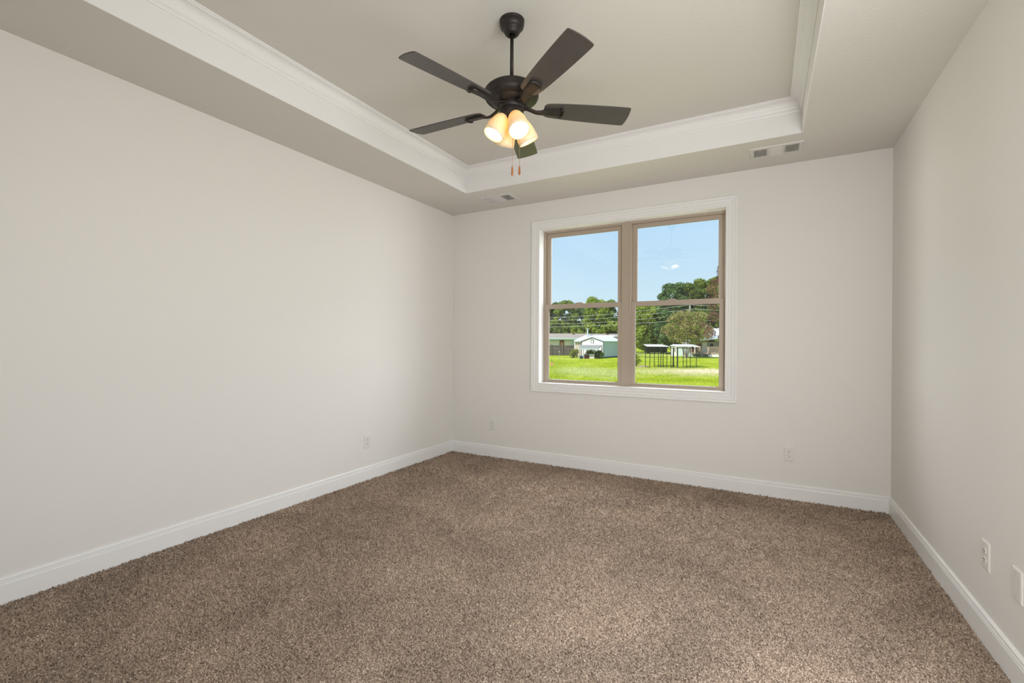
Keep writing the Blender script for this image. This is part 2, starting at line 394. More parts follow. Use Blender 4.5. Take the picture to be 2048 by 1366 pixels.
# ------------------------------------------------------------------ ceiling registers (three way)
def register(label, xc, yc, lx, ly, dark):
    t = thing('ceiling_vent', label, 'vent', (xc, yc, H), 0, 'three way supply registers in the soffit')
    bm = bmesh.new(); hx, hy = lx / 2, ly / 2
    ix, iy = hx - .030, hy - .028
    rect_loop(bm, (-hx, -hy, hx, hy), [(0, 0), (-.003, -.007), (-.012, -.009), (-.028, -.009), (-.028, 0)], lambda u, v, wv: (u, v, wv))
    for x in (-ix + (2 * ix) * .33, -ix + (2 * ix) * .67): bx(bm, x - .010, -iy - .002, -.0085, x + .010, iy + .002, -.002)
    link('faceplate', bm, M['vent'], t)
    bm = bmesh.new(); bx(bm, -ix, -iy, -.0015, ix, iy, -.0005); link('duct_opening', bm, M['duct'], t)
    secs = ((-ix, -ix + 2 * ix * .33 - .010, 1), (-ix + 2 * ix * .33 + .010, -ix + 2 * ix * .67 - .010, 0), (-ix + 2 * ix * .67 + .010, ix, -1))
    for x0, x1, k in secs:
        bm = bmesh.new()
        if k == 0:
            n = 8
            for i in range(n):
                y = -iy + (i + .5) * 2 * iy / n
                bx(bm, x0, -.0105, -.0006, x1, .0105, .0006, 0, Matrix.Translation((0, y, -.0085)) @ Matrix.Rotation(math.radians(-42), 4, 'X'))
        else:
            n = 8
            for i in range(n):
                x = x0 + (i + .5) * (x1 - x0) / n
                bx(bm, -.0066, -iy, -.0006, .0066, iy, .0006, 0, Matrix.Translation((x, 0, -.0058)) @ Matrix.Rotation(math.radians(-55 * k * dark), 4, 'Y'))
        link('louvre_bank', bm, M['vent'], t)
    for s in (-1, 1):
        bm = bmesh.new(); lathe(bm, [(0, 0), (.004, 0), (.0035, -.0015), (0, -.0018)], 12, Matrix.Translation((s * (hx - .014), 0, -.009))); link('screw', bm, M['screw'], t)
    bm = bmesh.new(); bx(bm, ix - .006, -.012, -.016, ix - .003, .004, -.006); link('damper_lever', bm, M['vent'], t)
register('white ceiling register near the left end of the soffit above the window', .805, -.318, .355, .205, 1)
register('white ceiling register in the soffit near the right wall corner', 3.262, -.360, .352, .200, 1)

# ------------------------------------------------------------------ ceiling fan
FX, FY = 2.006, -2.243
fan = thing('ceiling_fan', 'dark bronze five blade ceiling fan with four lit amber glass shades', 'ceiling fan', (FX, FY, TH))
def zz(z): return z - TH
bm = bmesh.new()
lathe(bm, [(0, 0), (.066, 0), (.066, -.006), (.062, -.010), (.063, -.014), (.0645, -.022), (.061, -.036), (.053, -.045), (.0455, -.049), (.0440, -.054), (.040, -.066), (.033, -.074), (.022, -.078), (.018, -.074), (.017, -.050), (0, -.050)])
link('canopy', bm, M['bronze'], fan, True)
bm = bmesh.new(); lathe(bm, [(0, -.07), (.0095, -.07), (.0095, -.29), (0, -.29)], 24); link('downrod', bm, M['bronze'], fan, True)
bm = bmesh.new()
hp = [(0, 2.671), (.014, 2.665), (.016, 2.660), (.060, 2.658), (.100, 2.645), (.125, 2.634), (.138, 2.624), (.1435, 2.617), (.1445, 2.606), (.1425, 2.602), (.1445, 2.598), (.1445, 2.588), (.140, 2.578), (.128, 2.567), (.112, 2.560), (.106, 2.559), (.103, 2.553), (.086, 2.543), (.066, 2.538), (0, 2.538)]
lathe(bm, [(r, zz(z - .014 if z > 2.56 else z - .008)) for r, z in hp], 64); link('motor_housing', bm, M['bronze'], fan, True)
bm = bmesh.new(); lathe(bm, [(r, zz(z)) for r, z in [(0, 2.538), (.062, 2.538), (.0655, 2.530), (.0655, 2.512), (.061, 2.506), (0, 2.506)]], 48); link('flywheel', bm, M['bronze'], fan, True)
bm = bmesh.new(); lathe(bm, [(r, zz(z)) for r, z in [(0, 2.508), (.060, 2.508), (.064, 2.503), (.0645, 2.468), (.060, 2.461), (.050, 2.457), (.047, 2.445), (.036, 2.433), (.018, 2.427), (.010, 2.419), (0, 2.417)]], 48); kit = link('switch_housing', bm, M['bronze'], fan, True)
# blades: outline (r, half width) with rounded tip corners
out = []
def halfw(r): return .050 + (.066 - .050) * min(1, (r - .20) / .20) if r < .40 else .066 + .002 * (r - .40) / .24
RB0, RB1 = .175, .648
side_ = [(RB0, .030), (RB0 + .006, .041), (RB0 + .020, .049), (.24, .0535), (.30, .058), (.38, .062), (.46, .065), (.54, .067), (RB1 - .030, .0680), (RB1 - .012, .0682), (RB1 - .006, .066), (RB1 - .003, .061), (RB1, .035), (RB1 + .002, .012)]
outline = side_ + [(r, -wv) for r, wv in reversed(side_)]
BASE = math.radians(-35)
blades0 = None
def blade_parts(k):
    an = BASE + k * math.radians(72)
    piv = Matrix.Rotation(an, 4, 'Z') @ Matrix.Translation((0, 0, zz(2.516))) @ Matrix.Rotation(math.radians(-13), 4, 'X')
    return piv
def make_blade():
    bm = bmesh.new(); prism(bm, outline, 2, .0, .006)
    bmesh.ops.bevel(bm, geom=[e for e in bm.edges if abs(e.verts[0].co.z - e.verts[1].co.z) < 1e-6], offset=.0015, segments=2, affect='EDGES')
    return link('blade', bm, M['blade'], fan)
def make_iron():
    # curved strap from the flywheel out under the blade, ending in a raised rounded pad
    bm = bmesh.new(); pts = [(.060, .018, .012, .006), (.080, .016, .009, .007), (.105, .013, -.002, .008), (.130, .013, -.012, .008), (.155, .016, -.013, .007), (.175, .021, -.009, .006), (.195, .025, -.006, .0055), (.225, .026, -.006, .0055), (.250, .026, -.006, .0055), (.262, .023, -.006, .0055), (.268, .014, -.006, .005)]
    rings = []
    for r, hw, z, t in pts:
        rings.append([bm.verts.new((r, y, z + dz)) for y, dz in ((-hw, 0), (-hw, -t * .6), (-hw * .7, -t), (hw * .7, -t), (hw, -t * .6), (hw, 0))])
    for a, b in zip(rings, rings[1:]):
        for i in range(6): bm.faces.new((a[i], a[(i + 1) % 6], b[(i + 1) % 6], b[i]))
    bm.faces.new(rings[0]); bm.faces.new(rings[-1])
    # rounded lip round the pad end (the dark hook seen from below)
    lip = [(.262 + .0, -.030), (.276, -.024), (.282, 0), (.276, .024), (.262, .030)]
    tube(bm, [(r, y, -.009) for r, y in lip], .0065, 8)
    return link('blade_iron', bm, M['bronze'], fan)
b0, i0 = make_blade(), make_iron()
for k in range(5):
    for src in (b0, i0):
        o = src if k == 0 else src.copy()
        if k: COL.objects.link(o); o.parent = fan
        o.matrix_local = blade_parts(k)
# light kit: four tilted shades
sh_out = [(.020, .000), (.026, -.002), (.034, -.014), (.042, -.032), (.049, -.056), (.0535, -.082), (.0555, -.106), (.0555, -.128)]
sh_in = [(r - .0028, z) for r, z in reversed(sh_out[1:])] + [(.019, -.006)]
SA = math.radians(-38)
def shade_mtx(k):
    return Matrix.Rotation(SA + k * PI / 2, 4, 'Z') @ Matrix.Translation((.044, 0, zz(2.466))) @ Matrix.Rotation(math.radians(-28), 4, 'Y')
proto = []
bm = bmesh.new(); lathe(bm, [(.012, .030), (.016, .026), (.018, .012), (.026, .006), (.029, 0), (.029, -.010), (.024, -.014), (.012, -.014)], 24); ho = link('shade_holder', bm, M['bronze'], fan, True)
bm = bmesh.new(); lathe(bm, sh_out + sh_in, 40); sh = link('lamp_shade', bm, M['shade'], fan, True)
bm = bmesh.new(); lathe(bm, [(0, -.018), (.013, -.020), (.014, -.038), (.022, -.052), (.028, -.068), (.027, -.082), (.018, -.094), (0, -.099)], 16); bu = link('bulb', bm, M['bulb'], fan, True)
for k in range(4):
    for src in (ho, sh, bu):
        o = src if k == 0 else src.copy()
        if k: COL.objects.link(o); o.parent = fan
        o.matrix_local = shade_mtx(k)
# pull chains
def chain(off, z0, z1):
    bm = bmesh.new(); z = z0
    tube(bm, [(off[0], off[1], z0), (off[0], off[1], z1)], .0006, 6)
    while z > z1:
        bmesh.ops.create_icosphere(bm, subdivisions=1, radius=.0015, matrix=Matrix.Translation((off[0], off[1], z))); z -= .0034
    c = link('pull_chain', bm, M['brass'], fan, True)
    bm = bmesh.new(); lathe(bm, [(0, 0), (.0035, -.001), (.0045, -.006), (.0052, -.018), (.0062, -.032), (.0060, -.042), (.004, -.0475), (0, -.049)], 20, Matrix.Translation((off[0], off[1], z1)))
    link('chain_fob', bm, M['wood'], c, True)
def off(a, d): v = R0 * a + FW0 * d; return (v.x, v.y)
chain(off(.006, -.030), zz(2.435), zz(2.193))
chain(off(.044, .004), zz(2.460), zz(2.210))
# ------------------------------------------------------------------ yard and neighbourhood
import numpy as np
def simple(name, color, rough=.8, var=None): return mat(name, color, rough, spec=.25, bump=(8, .1, .01), var=var)
M['white_metal'] = simple('white_metal_roof', (.86, .87, .88), .5)
M['siding_white'] = simple('white_siding', (.82, .80, .82))
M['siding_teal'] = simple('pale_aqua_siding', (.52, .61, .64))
M['beige'] = simple('beige_siding', (.56, .48, .40))
M['shingle'] = simple('brown_grey_shingles', (.42, .35, .28), var=(6, .15))
M['aqua_trim'] = simple('aqua_trim', (.46, .55, .56))
M['dark_trim'] = simple('dark_trim', (.06, .09, .10))
M['home_wall'] = simple('cream_wall', (.74, .66, .62))
M['door_brown'] = simple('brown_door', (.13, .045, .03))
M['door_orange'] = simple('orange_tan_panel', (.55, .27, .11))
M['fence'] = simple('weathered_fence', (.105, .095, .082), var=(9, .4))
M['post'] = simple('black_post', (.02, .028, .028))
M['deck'] = simple('sun_bleached_deck_wood', (.48, .36, .26))
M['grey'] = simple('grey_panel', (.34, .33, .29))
M['tub'] = simple('blue_tub', (.03, .10, .18))
M['gravel'] = simple('pale_gravel', (.62, .60, .50))
M['bark'] = simple('grey_bark', (.16, .13, .10), var=(6, .4))
M['barkm'] = simple('pale_smooth_bark', (.34, .27, .21), var=(6, .4))
M['wire'] = simple('aluminium_wire', (.62, .66, .58))
M['pole'] = simple('weathered_pole', (.45, .44, .38))
M['pink'] = simple('pink_flagging', (.90, .36, .28))
M['mulch'] = simple('pale_mulch', (.36, .27, .20), var=(8, .4))
M['lattice'] = simple('white_lattice', (.76, .74, .73))

def leaf_mat(name, c0, c1, scale=.9, sub=.25, c2=None, tip=.62):
    m = bpy.data.materials.new(name); m.use_nodes = True; nt = m.node_tree; nt.nodes.clear()
    N = nt.nodes.new; L = nt.links.new
    tc = N('ShaderNodeTexCoord'); n = N('ShaderNodeTexNoise'); n.inputs['Scale'].default_value = scale; n.inputs['Detail'].default_value = 6; n.inputs['Roughness'].default_value = .75
    L(tc.outputs['Object'], n.inputs['Vector'])
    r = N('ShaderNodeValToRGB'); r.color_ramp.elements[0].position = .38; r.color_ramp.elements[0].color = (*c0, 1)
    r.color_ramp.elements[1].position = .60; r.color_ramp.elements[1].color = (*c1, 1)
    if c2: e = r.color_ramp.elements.new(tip); e.color = (*c2, 1)
    L(n.outputs['Fac'], r.inputs[0])
    d = N('ShaderNodeBsdfDiffuse'); t = N('ShaderNodeBsdfTranslucent'); x = N('ShaderNodeMixShader'); x.inputs[0].default_value = sub; o = N('ShaderNodeOutputMaterial')
    L(r.outputs[0], d.inputs[0]); L(r.outputs[0], t.inputs[0]); L(d.outputs[0], x.inputs[1]); L(t.outputs[0], x.inputs[2]); L(x.outputs[0], o.inputs[0])
    return m
LM = {
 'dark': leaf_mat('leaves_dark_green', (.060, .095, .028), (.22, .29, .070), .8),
 'mid': leaf_mat('leaves_mid_green', (.10, .155, .030), (.33, .42, .085), .8),
 'bright': leaf_mat('leaves_bright_green', (.15, .23, .035), (.46, .55, .10), .8),
 'blue': leaf_mat('leaves_bluish_green', (.055, .11, .045), (.21, .32, .12), .8),
 'yellow': leaf_mat('leaves_yellow_green', (.14, .20, .04), (.42, .48, .10), .8),
 'pinktree': leaf_mat('crepe_myrtle_leaves', (.12, .17, .035), (.34, .40, .08), 1.5),
 'blossom': leaf_mat('pink_blossoms', (.62, .34, .27), (.92, .58, .48), 2.5, .3),
 'plum': leaf_mat('purple_plum_leaves', (.10, .05, .045), (.34, .18, .12), 4.0, .3, (.62, .44, .36), .66),
 'olive': leaf_mat('olive_shrub_leaves', (.16, .21, .05), (.44, .46, .15), 3),
}

def grass_nodes(name, blades):
    m = bpy.data.materials.new(name); m.use_nodes = True; nt = m.node_tree; nt.nodes.clear()
    N = nt.nodes.new; L = nt.links.new
    tc = N('ShaderNodeTexCoord')
    def noise_(s, d=4, sc=None):
        n = N('ShaderNodeTexNoise'); n.inputs['Scale'].default_value = s; n.inputs['Detail'].default_value = d
        if sc:
            mp = N('ShaderNodeMapping'); mp.inputs['Scale'].default_value = sc; L(tc.outputs['Object'], mp.inputs[0]); L(mp.outputs[0], n.inputs['Vector'])
        else: L(tc.outputs['Object'], n.inputs['Vector'])
        return n.outputs['Fac']
    def ramp(f, els):
        r = N('ShaderNodeValToRGB'); r.color_ramp.elements[0].position = els[0][0]; r.color_ramp.elements[0].color = (*els[0][1], 1)
        r.color_ramp.elements[1].position = els[-1][0]; r.color_ramp.elements[1].color = (*els[-1][1], 1)
        for p_, c in els[1:-1]: e = r.color_ramp.elements.new(p_); e.color = (*c, 1)
        L(f, r.inputs[0]); return r.outputs[0]
    base = ramp(noise_(.5 if blades else .35), [(.35, (.40, .50, .02)), (.5, (.58, .64, .035)), (.66, (.74, .74, .14))] if blades else [(.35, (.30, .38, .02)), (.5, (.46, .53, .035)), (.66, (.60, .62, .12))])
    fine = ramp(noise_(14 if blades else 6, 6), [(.34, (.42, .52, .30)), (.5, (.9, .95, .8)), (.64, (1.35, 1.25, 1.7))])
    def mul(a, b):
        x = N('ShaderNodeVectorMath'); x.operation = 'MULTIPLY'; L(a, x.inputs[0]); L(b, x.inputs[1]); return x.outputs[0]
    col = mul(base, fine)
    def patch(cx, cy, rx, ry, color, cur, strength):
        mp = N('ShaderNodeMapping'); mp.inputs['Location'].default_value = (-cx / rx, -cy / ry, 0); mp.inputs['Scale'].default_value = (1 / rx, 1 / ry, 0)
        L(tc.outputs['Object'], mp.inputs[0])
        ln = N('ShaderNodeVectorMath'); ln.operation = 'LENGTH'; L(mp.outputs[0], ln.inputs[0])
        nz = noise_(1.1, 5); ad = N('ShaderNodeMath'); ad.operation = 'MULTIPLY_ADD'; L(nz, ad.inputs[0]); ad.inputs[1].default_value = 1.5; L(ln.outputs['Value'], ad.inputs[2])
        mr = N('ShaderNodeMapRange'); mr.inputs[1].default_value = 1.35; mr.inputs[2].default_value = 1.95; mr.inputs[3].default_value = strength; mr.inputs[4].default_value = 0
        L(ad.outputs[0], mr.inputs[0])
        mx = N('ShaderNodeMix'); mx.data_type = 'RGBA'; L(mr.outputs[0], mx.inputs[0]); L(cur, mx.inputs[6]); L(mul(fine, ramp(noise_(2), [(.3, color), (.7, tuple(c * 1.15 for c in color))])), mx.inputs[7])
        return mx.outputs[2]
    col = patch(11.8, 30.6, 4.6, 4.6, (.74, .66, .38), col, .75)
    col = patch(14.0, 31.6, 3.6, 2.6, (.90, .76, .56), col, .9)
    col = patch(5.2, 30.5, 2.6, 6.0, (.66, .66, .34), col, .6)
    d = N('ShaderNodeBsdfDiffuse'); o = N('ShaderNodeOutputMaterial'); L(col, d.inputs[0])
    if blades:
        t = N('ShaderNodeBsdfTranslucent'); L(col, t.inputs[0]); x = N('ShaderNodeMixShader'); x.inputs[0].default_value = .35
        L(d.outputs[0], x.inputs[1]); L(t.outputs[0], x.inputs[2]); L(x.outputs[0], o.inputs[0])
    else: L(d.outputs[0], o.inputs[0])
    return m
def place_in_yard(o, a, d, z=GZ, rot=0):
    o.location = street(a, d, z); o.rotation_euler = (0, 0, SROT + rot); return o
# lawn: long sheet with real thickness, its own frame = the yard frame
bm = bmesh.new(); bx(bm, -70, 6.5, -.5, 190, 330, 0)
lawn = place_in_yard(link('lawn', bm, grass_nodes('lawn_turf', False)), 0, 0); struct(lawn, 'sunny green lawn stretching from the house to the neighbours', 'lawn')
bm = bmesh.new(); bx(bm, -30, -40, -.5, 60, 6.5, -.02); o = place_in_yard(link('ground', bm, M['mulch']), 0, 0, GZ); struct(o)
rng = np.random.default_rng(4)
nb = 60000
D = np.exp(rng.uniform(math.log(19.5), math.log(52), nb)); px = rng.uniform(1085, 1448, nb); A = (px - 1024) / F_PX * D
keep = rng.random(nb) < np.clip(1.25 - (D - 19) / 40, .15, 1); A, D = A[keep], D[keep]; nb = len(A)
th = rng.uniform(0, 2 * PI, nb); hh = rng.uniform(.05, .15, nb) * np.where(rng.random(nb) < .08, 1.7, 1); ww = rng.uniform(.008, .018, nb) * (D / 22) ** .8
lx, ly = rng.normal(0, .04, nb), rng.normal(0, .04, nb)
V = np.zeros((nb, 3, 3)); V[:, 0, 0] = A - ww * np.cos(th) * .5; V[:, 0, 1] = D - ww * np.sin(th) * .5; V[:, 1, 0] = A + ww * np.cos(th) * .5; V[:, 1, 1] = D + ww * np.sin(th) * .5
V[:, 2, 0] = A + lx; V[:, 2, 1] = D + ly; V[:, 2, 2] = hh
o = raw('grass', V.reshape(-1, 3).tolist(), [(3 * i, 3 * i + 1, 3 * i + 2) for i in range(nb)], grass_nodes('grass_blades', True)); place_in_yard(o, 0, 0)
tag(o, 'long bright green grass blades on the lawn nearest the window', 'grass', kind='stuff')
for nm, (d0, d1) in (('far', (94, 98)), ('near', (75.5, 77.5))):
    bm = bmesh.new(); bx(bm, lat(1255, d0), d0, 0, lat(1352, d1), d1, .02)
    o = place_in_yard(link('gravel_path', bm, M['gravel']), 0, 0); tag(o, 'pale strip of drive crossing the %s lawn behind the kennels' % ('far' if nm == 'far' else 'nearer'), 'path')

def box_thing(name, label, cat, a, d, rot=0, group=None): return thing(name, label, cat, street(a, d, GZ), SROT + rot, group)
def zl(py, d, px=1300): return hgt(py, d, px) - GZ        # height above the lawn of a sight line at distance d
def pbox(name, m, parent, *c, bev=0, mtx=None):
    bm = bmesh.new(); bx(bm, *c, bev, mtx); return link(name, bm, m, parent)
def clapboards(name, m, parent, along, u0, u1, z0, z1, off, peak=None, pitch=.19, sgn=-1):
    """lap siding: a run of slightly tilted boards; along 'x' (wall at y=off) or 'y' (wall at x=off); peak = gable height"""
    bm = bmesh.new(); z = z0; zt = peak if peak else z1
    while z < zt - .01:
        h = min(pitch, zt - z); a, b = u0, u1
        if peak and z + h > z1:
            f = (z + h - z1) / (peak - z1); mid = (u0 + u1) / 2; a = u0 + (mid - u0) * f; b = u1 - (u1 - mid) * f
        sec = [(off, z), (off + sgn * .035, z), (off + sgn * .012, z + h), (off, z + h)]
        if b - a > .05: prism(bm, sec, 0 if along == 'x' else 1, a, b)
        z += h
    return link(name, bm, m, parent)

# --- cream single storey home at the far left
D0 = 80; x0, x1 = lat(1070, D0), lat(1262, D0); ez = zl(676, D0, 1150); rz = zl(667, D0 + 4, 1150)
h = box_thing('mobile_home', 'long cream single storey home with a brown shingle roof beyond the wooden fence', 'house', (x0 + x1) / 2, D0)
hw = (x1 - x0) / 2
pbox('wall', M['home_wall'], h, -hw + .3, .5, 0, hw - .3, 7.5, ez)
bm = bmesh.new(); prism(bm, [(-.3, ez), (4, rz), (8.3, ez), (8.3, ez - .12), (-.3, ez - .12)], 0, -hw, hw); link('roof', bm, M['shingle'], h)
pbox('fascia', M['aqua_trim'], h, -hw, -.36, ez - .24, hw, -.28, ez + .02)
pbox('eave_shadow', M['aqua_trim'], h, -hw + .3, .44, ez - .62, hw - .3, .52, ez - .12)  # aqua strip painted in for the shadow of the eaves on the wall
cx = lambda px_, d=D0: lat(px_, d) - (x0 + x1) / 2
dz0, dz1 = zl(700, D0, 1150), zl(680.5, D0, 1150)
dr = pbox('door', M['door_brown'], h, cx(1120.0), .40, .3, cx(1128.6), .5, dz1); pbox('door_panel', M['door_orange'], dr, cx(1121.6), .36, .4, cx(1127.2), .41, zl(684.5, D0, 1150))
wf = pbox('window', M['lattice'], h, cx(1140.5), .40, 1.1, cx(1149), .5, zl(680.5, D0, 1150)); pbox('pane', M['aqua_trim'], wf, cx(1141.6), .36, 1.2, cx(1148), .41, zl(681.2, D0, 1150))
for q in (1146, 1213): pbox('roof_vent', M['door_brown'], h, cx(q - 2, 84), 3.0, rz - .18, cx(q + 2, 84), 3.6, rz + .02)
# --- wooden fence
D0 = 70.5
f = box_thing('privacy_fence', 'weathered dark wooden privacy fence at the far left of the lawn', 'fence', lat(1120, D0), D0)
zt = zl(690.6, D0, 1120); c0 = lat(1120, D0); a, b = lat(1085, D0) - c0, lat(1151, D0) - c0
bm = bmesh.new(); x = a
random.seed(3)
while x < b: bx(bm, x, 0, .04, x + .135, .025, zt + random.uniform(-.03, .03)); x += .142
link('board_panel', bm, M['fence'], f)
for z in (.35, zt * .5, zt - .2): pbox('rail', M['fence'], f, a, -.05, z, b, 0, z + .09)
for q in (1086, 1102.5, 1125.5, 1148): xq = lat(q, D0) - c0; pbox('post', M['bark'], f, xq - .06, -.14, 0, xq + .05, -.05, zt + .22)
# --- rear beige outbuilding with white metal roof
D0 = 66; c0 = lat(1200, D0); g = lambda q, d=D0: lat(q, d) - c0
rb = box_thing('outbuilding', 'beige outbuilding with a white metal roof and stove pipe behind the gabled shed', 'building', c0, D0, math.radians(-8.5))
ez = zl(681, D0, 1180); rz = zl(670.5, D0 + 3.0, 1180)
pbox('wall', M['beige'], rb, g(1150), 0, 0, g(1250), 5.8, ez)
pbox('corner_board', M['siding_white'], rb, g(1149.3), -.05, 0, g(1150.9), .05, ez)
vs_ = [(g(1148), -.3, ez), (g(1256), -.3, ez), (g(1256), 6.2, ez), (g(1148), 6.2, ez), (g(1165, D0 + 3), 2.9, rz), (g(1228, D0 + 3), 2.9, rz)]
vs_ += [(x, y, z - .1) for x, y, z in vs_[:4]]
raw('roof', vs_, [(0, 1, 5, 4), (1, 2, 5), (2, 3, 4, 5), (3, 0, 4), (0, 6, 7, 1), (1, 7, 8, 2), (2, 8, 9, 3), (3, 9, 6, 0), (6, 9, 8, 7)], M['white_metal'], rb)
pbox('fascia', M['aqua_trim'], rb, g(1148), -.33, ez - .2, g(1256), -.27, ez - .02)
vs_ = [(g(1222, 67), .8, zl(674.6, 67, 1230)), (g(1237, 67), .8, zl(674.6, 67, 1230)), (g(1229.5, 67), .8, zl(670.8, 67, 1230)), (g(1222, 67), 3.0, zl(674.6, 67, 1230)), (g(1237, 67), 3.0, zl(674.6, 67, 1230)), (g(1229.5, 67), 3.0, zl(670.8, 67, 1230))]
raw('roof_vent', vs_, [(0, 1, 2), (3, 5, 4), (0, 2, 5, 3), (1, 4, 5, 2), (0, 3, 4, 1)], M['grey'], rb)
xq = g(1171.3, D0 + 2); zb = zl(672, D0 + 2, 1171)
bm = bmesh.new(); tube(bm, [(xq, 2, zb - .5), (xq, 2, zl(657, D0 + 2, 1171))], .10, 12); pp = link('stove_pipe', bm, M['aqua_trim'], rb)
bm = bmesh.new(); tube(bm, [(xq, 2, zl(657.5, D0 + 2, 1171)), (xq, 2, zl(656, D0 + 2, 1171))], [.22, .16], 12); link('pipe_cap', bm, M['grey'], pp)
# --- gabled shed
D0 = 60; TH_ = math.radians(-35); w_, l_ = 3.14, 7.2; ez = zl(682.2, D0, 1207); pk = zl(674.2, D0 + .9, 1185)
corner = Vector((lat(1207, D0), D0)); org = corner - w_ * Vector((math.cos(TH_), math.sin(TH_)))
s_ = box_thing('gabled_shed', 'white gabled storage shed with pale aqua lap siding on its shaded side', 'shed', org.x, org.y, TH_)
pbox('foundation', M['dark_trim'], s_, .03, .03, -.02, w_ - .03, l_ - .03, .18)
bm = bmesh.new(); prism(bm, [(.02, .16), (w_ - .02, .16), (w_ - .02, ez), (w_ / 2, pk - .02), (.02, ez)], 1, .02, l_); link('wall', bm, M['siding_white'], s_)
clapboards('front_siding', M['siding_white'], s_, 'x', 0, w_, .16, ez, .02, pk - .02)
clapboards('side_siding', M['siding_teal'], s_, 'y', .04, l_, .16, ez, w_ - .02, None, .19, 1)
sl = (pk - ez) / (w_ / 2)
bm = bmesh.new(); e_ = .12
prism(bm, [(-e_, ez - sl * e_), (w_ / 2, pk), (w_ + e_, ez - sl * e_), (w_ + e_, ez - sl * e_ + .06), (w_ / 2, pk + .07), (-e_, ez - sl * e_ + .06)], 1, -.10, l_ + .1); link('roof', bm, M['white_metal'], s_)
bm = bmesh.new(); prism(bm, [(-e_, ez - sl * e_ - .07), (w_ / 2, pk - .07), (w_ + e_, ez - sl * e_ - .07), (w_ + e_, ez - sl * e_ + .01), (w_ / 2, pk + .01), (-e_, ez - sl * e_ + .01)], 1, -.13, -.09); link('rake_trim', bm, M['dark_trim'], s_)
for xq in (-.02, w_ - .04): pbox('corner_trim', M['dark_trim'], s_, xq, -.06, .1, xq + .07, .0, ez)
vt = pbox('gable_vent', M['dark_trim'], s_, w_ / 2 - .20, -.05, pk - .78, w_ / 2 + .20, .0, pk - .32); pbox('vent_louvre', M['siding_white'], vt, w_ / 2 - .12, -.07, pk - .78, w_ / 2 + .12, -.02, pk - .42)
# --- low pen shelter before the shed
D0 = 56.6; c0 = lat(1180, D0); g = lambda q, d=D0: lat(q, d) - c0
p_ = box_thing('pen_shelter', 'low grey green lean-to roof on posts in front of the white shed', 'shelter', c0, D0)
z0, z1 = zl(698, D0, 1180), zl(691.5, D0 + 1.8, 1180)
vs_ = [(g(1158), 0, z0), (g(1196.5), 0, z0), (g(1205, 58.4), 1.8, z1), (g(1160, 58.4), 1.8, z1)]; vs_ += [(x, y, z + .10) for x, y, z in vs_]
raw('roof', vs_, [(0, 3, 2, 1), (4, 5, 6, 7), (0, 1, 5, 4), (1, 2, 6, 5), (2, 3, 7, 6), (3, 0, 4, 7)], M['grey'], p_)
pbox('fascia', M['aqua_trim'], p_, g(1157.5), -.05, z0 - .06, g(1197), 0, z0 + .10)
for q, y in ((1159.5, .05), (1195.5, .05), (1167, .05), (1204, 1.7)): xq = g(q, D0 + y); pbox('post', M['post' if q > 1190 else 'grey'], p_, xq - .04, y, 0, xq + .04, y + .08, z0 + (.3 if y > 1 else 0))
def yard_box(name, label, cat, q0, q1, py, D0, m, depth=.6, m2=None, part='lid'):
    c0 = lat((q0 + q1) / 2, D0); hw = lat(q1, D0) - c0; t = box_thing(name, label, cat, c0, D0); zt = zl(py, D0, q0)
    pbox('body', m, t, -hw, 0, 0, hw, depth, zt - .05, bev=.02); pbox(part, m2 or m, t, -hw - .02, -.02, zt - .05, hw + .02, depth + .02, zt, bev=.01); return t
yard_box('storage_chest', 'pale boxy chest standing under the lean-to roof', 'chest', 1179, 1189, 708, 57.2, M['home_wall'])
yard_box('dog_crate', 'dark crate beside the pale chest under the lean-to', 'crate', 1170, 1178, 709, 57.2, M['door_brown'], .6, M['grey'])
t = box_thing('water_tub', 'round dark blue tub left of the dark crate', 'tub', lat(1162, 57), 57)
bm = bmesh.new(); lathe(bm, [(0, 0), (.22, 0), (.27, .34), (.24, .34), (.20, .05), (0, .05)], 20); link('tub_body', bm, M['tub'], t, True)
bm = bmesh.new(); lathe(bm, [(.24, .32), (.29, .32), (.29, .36), (.24, .36), (.24, .32)], 20); link('rim', bm, M['tub'], t, True)

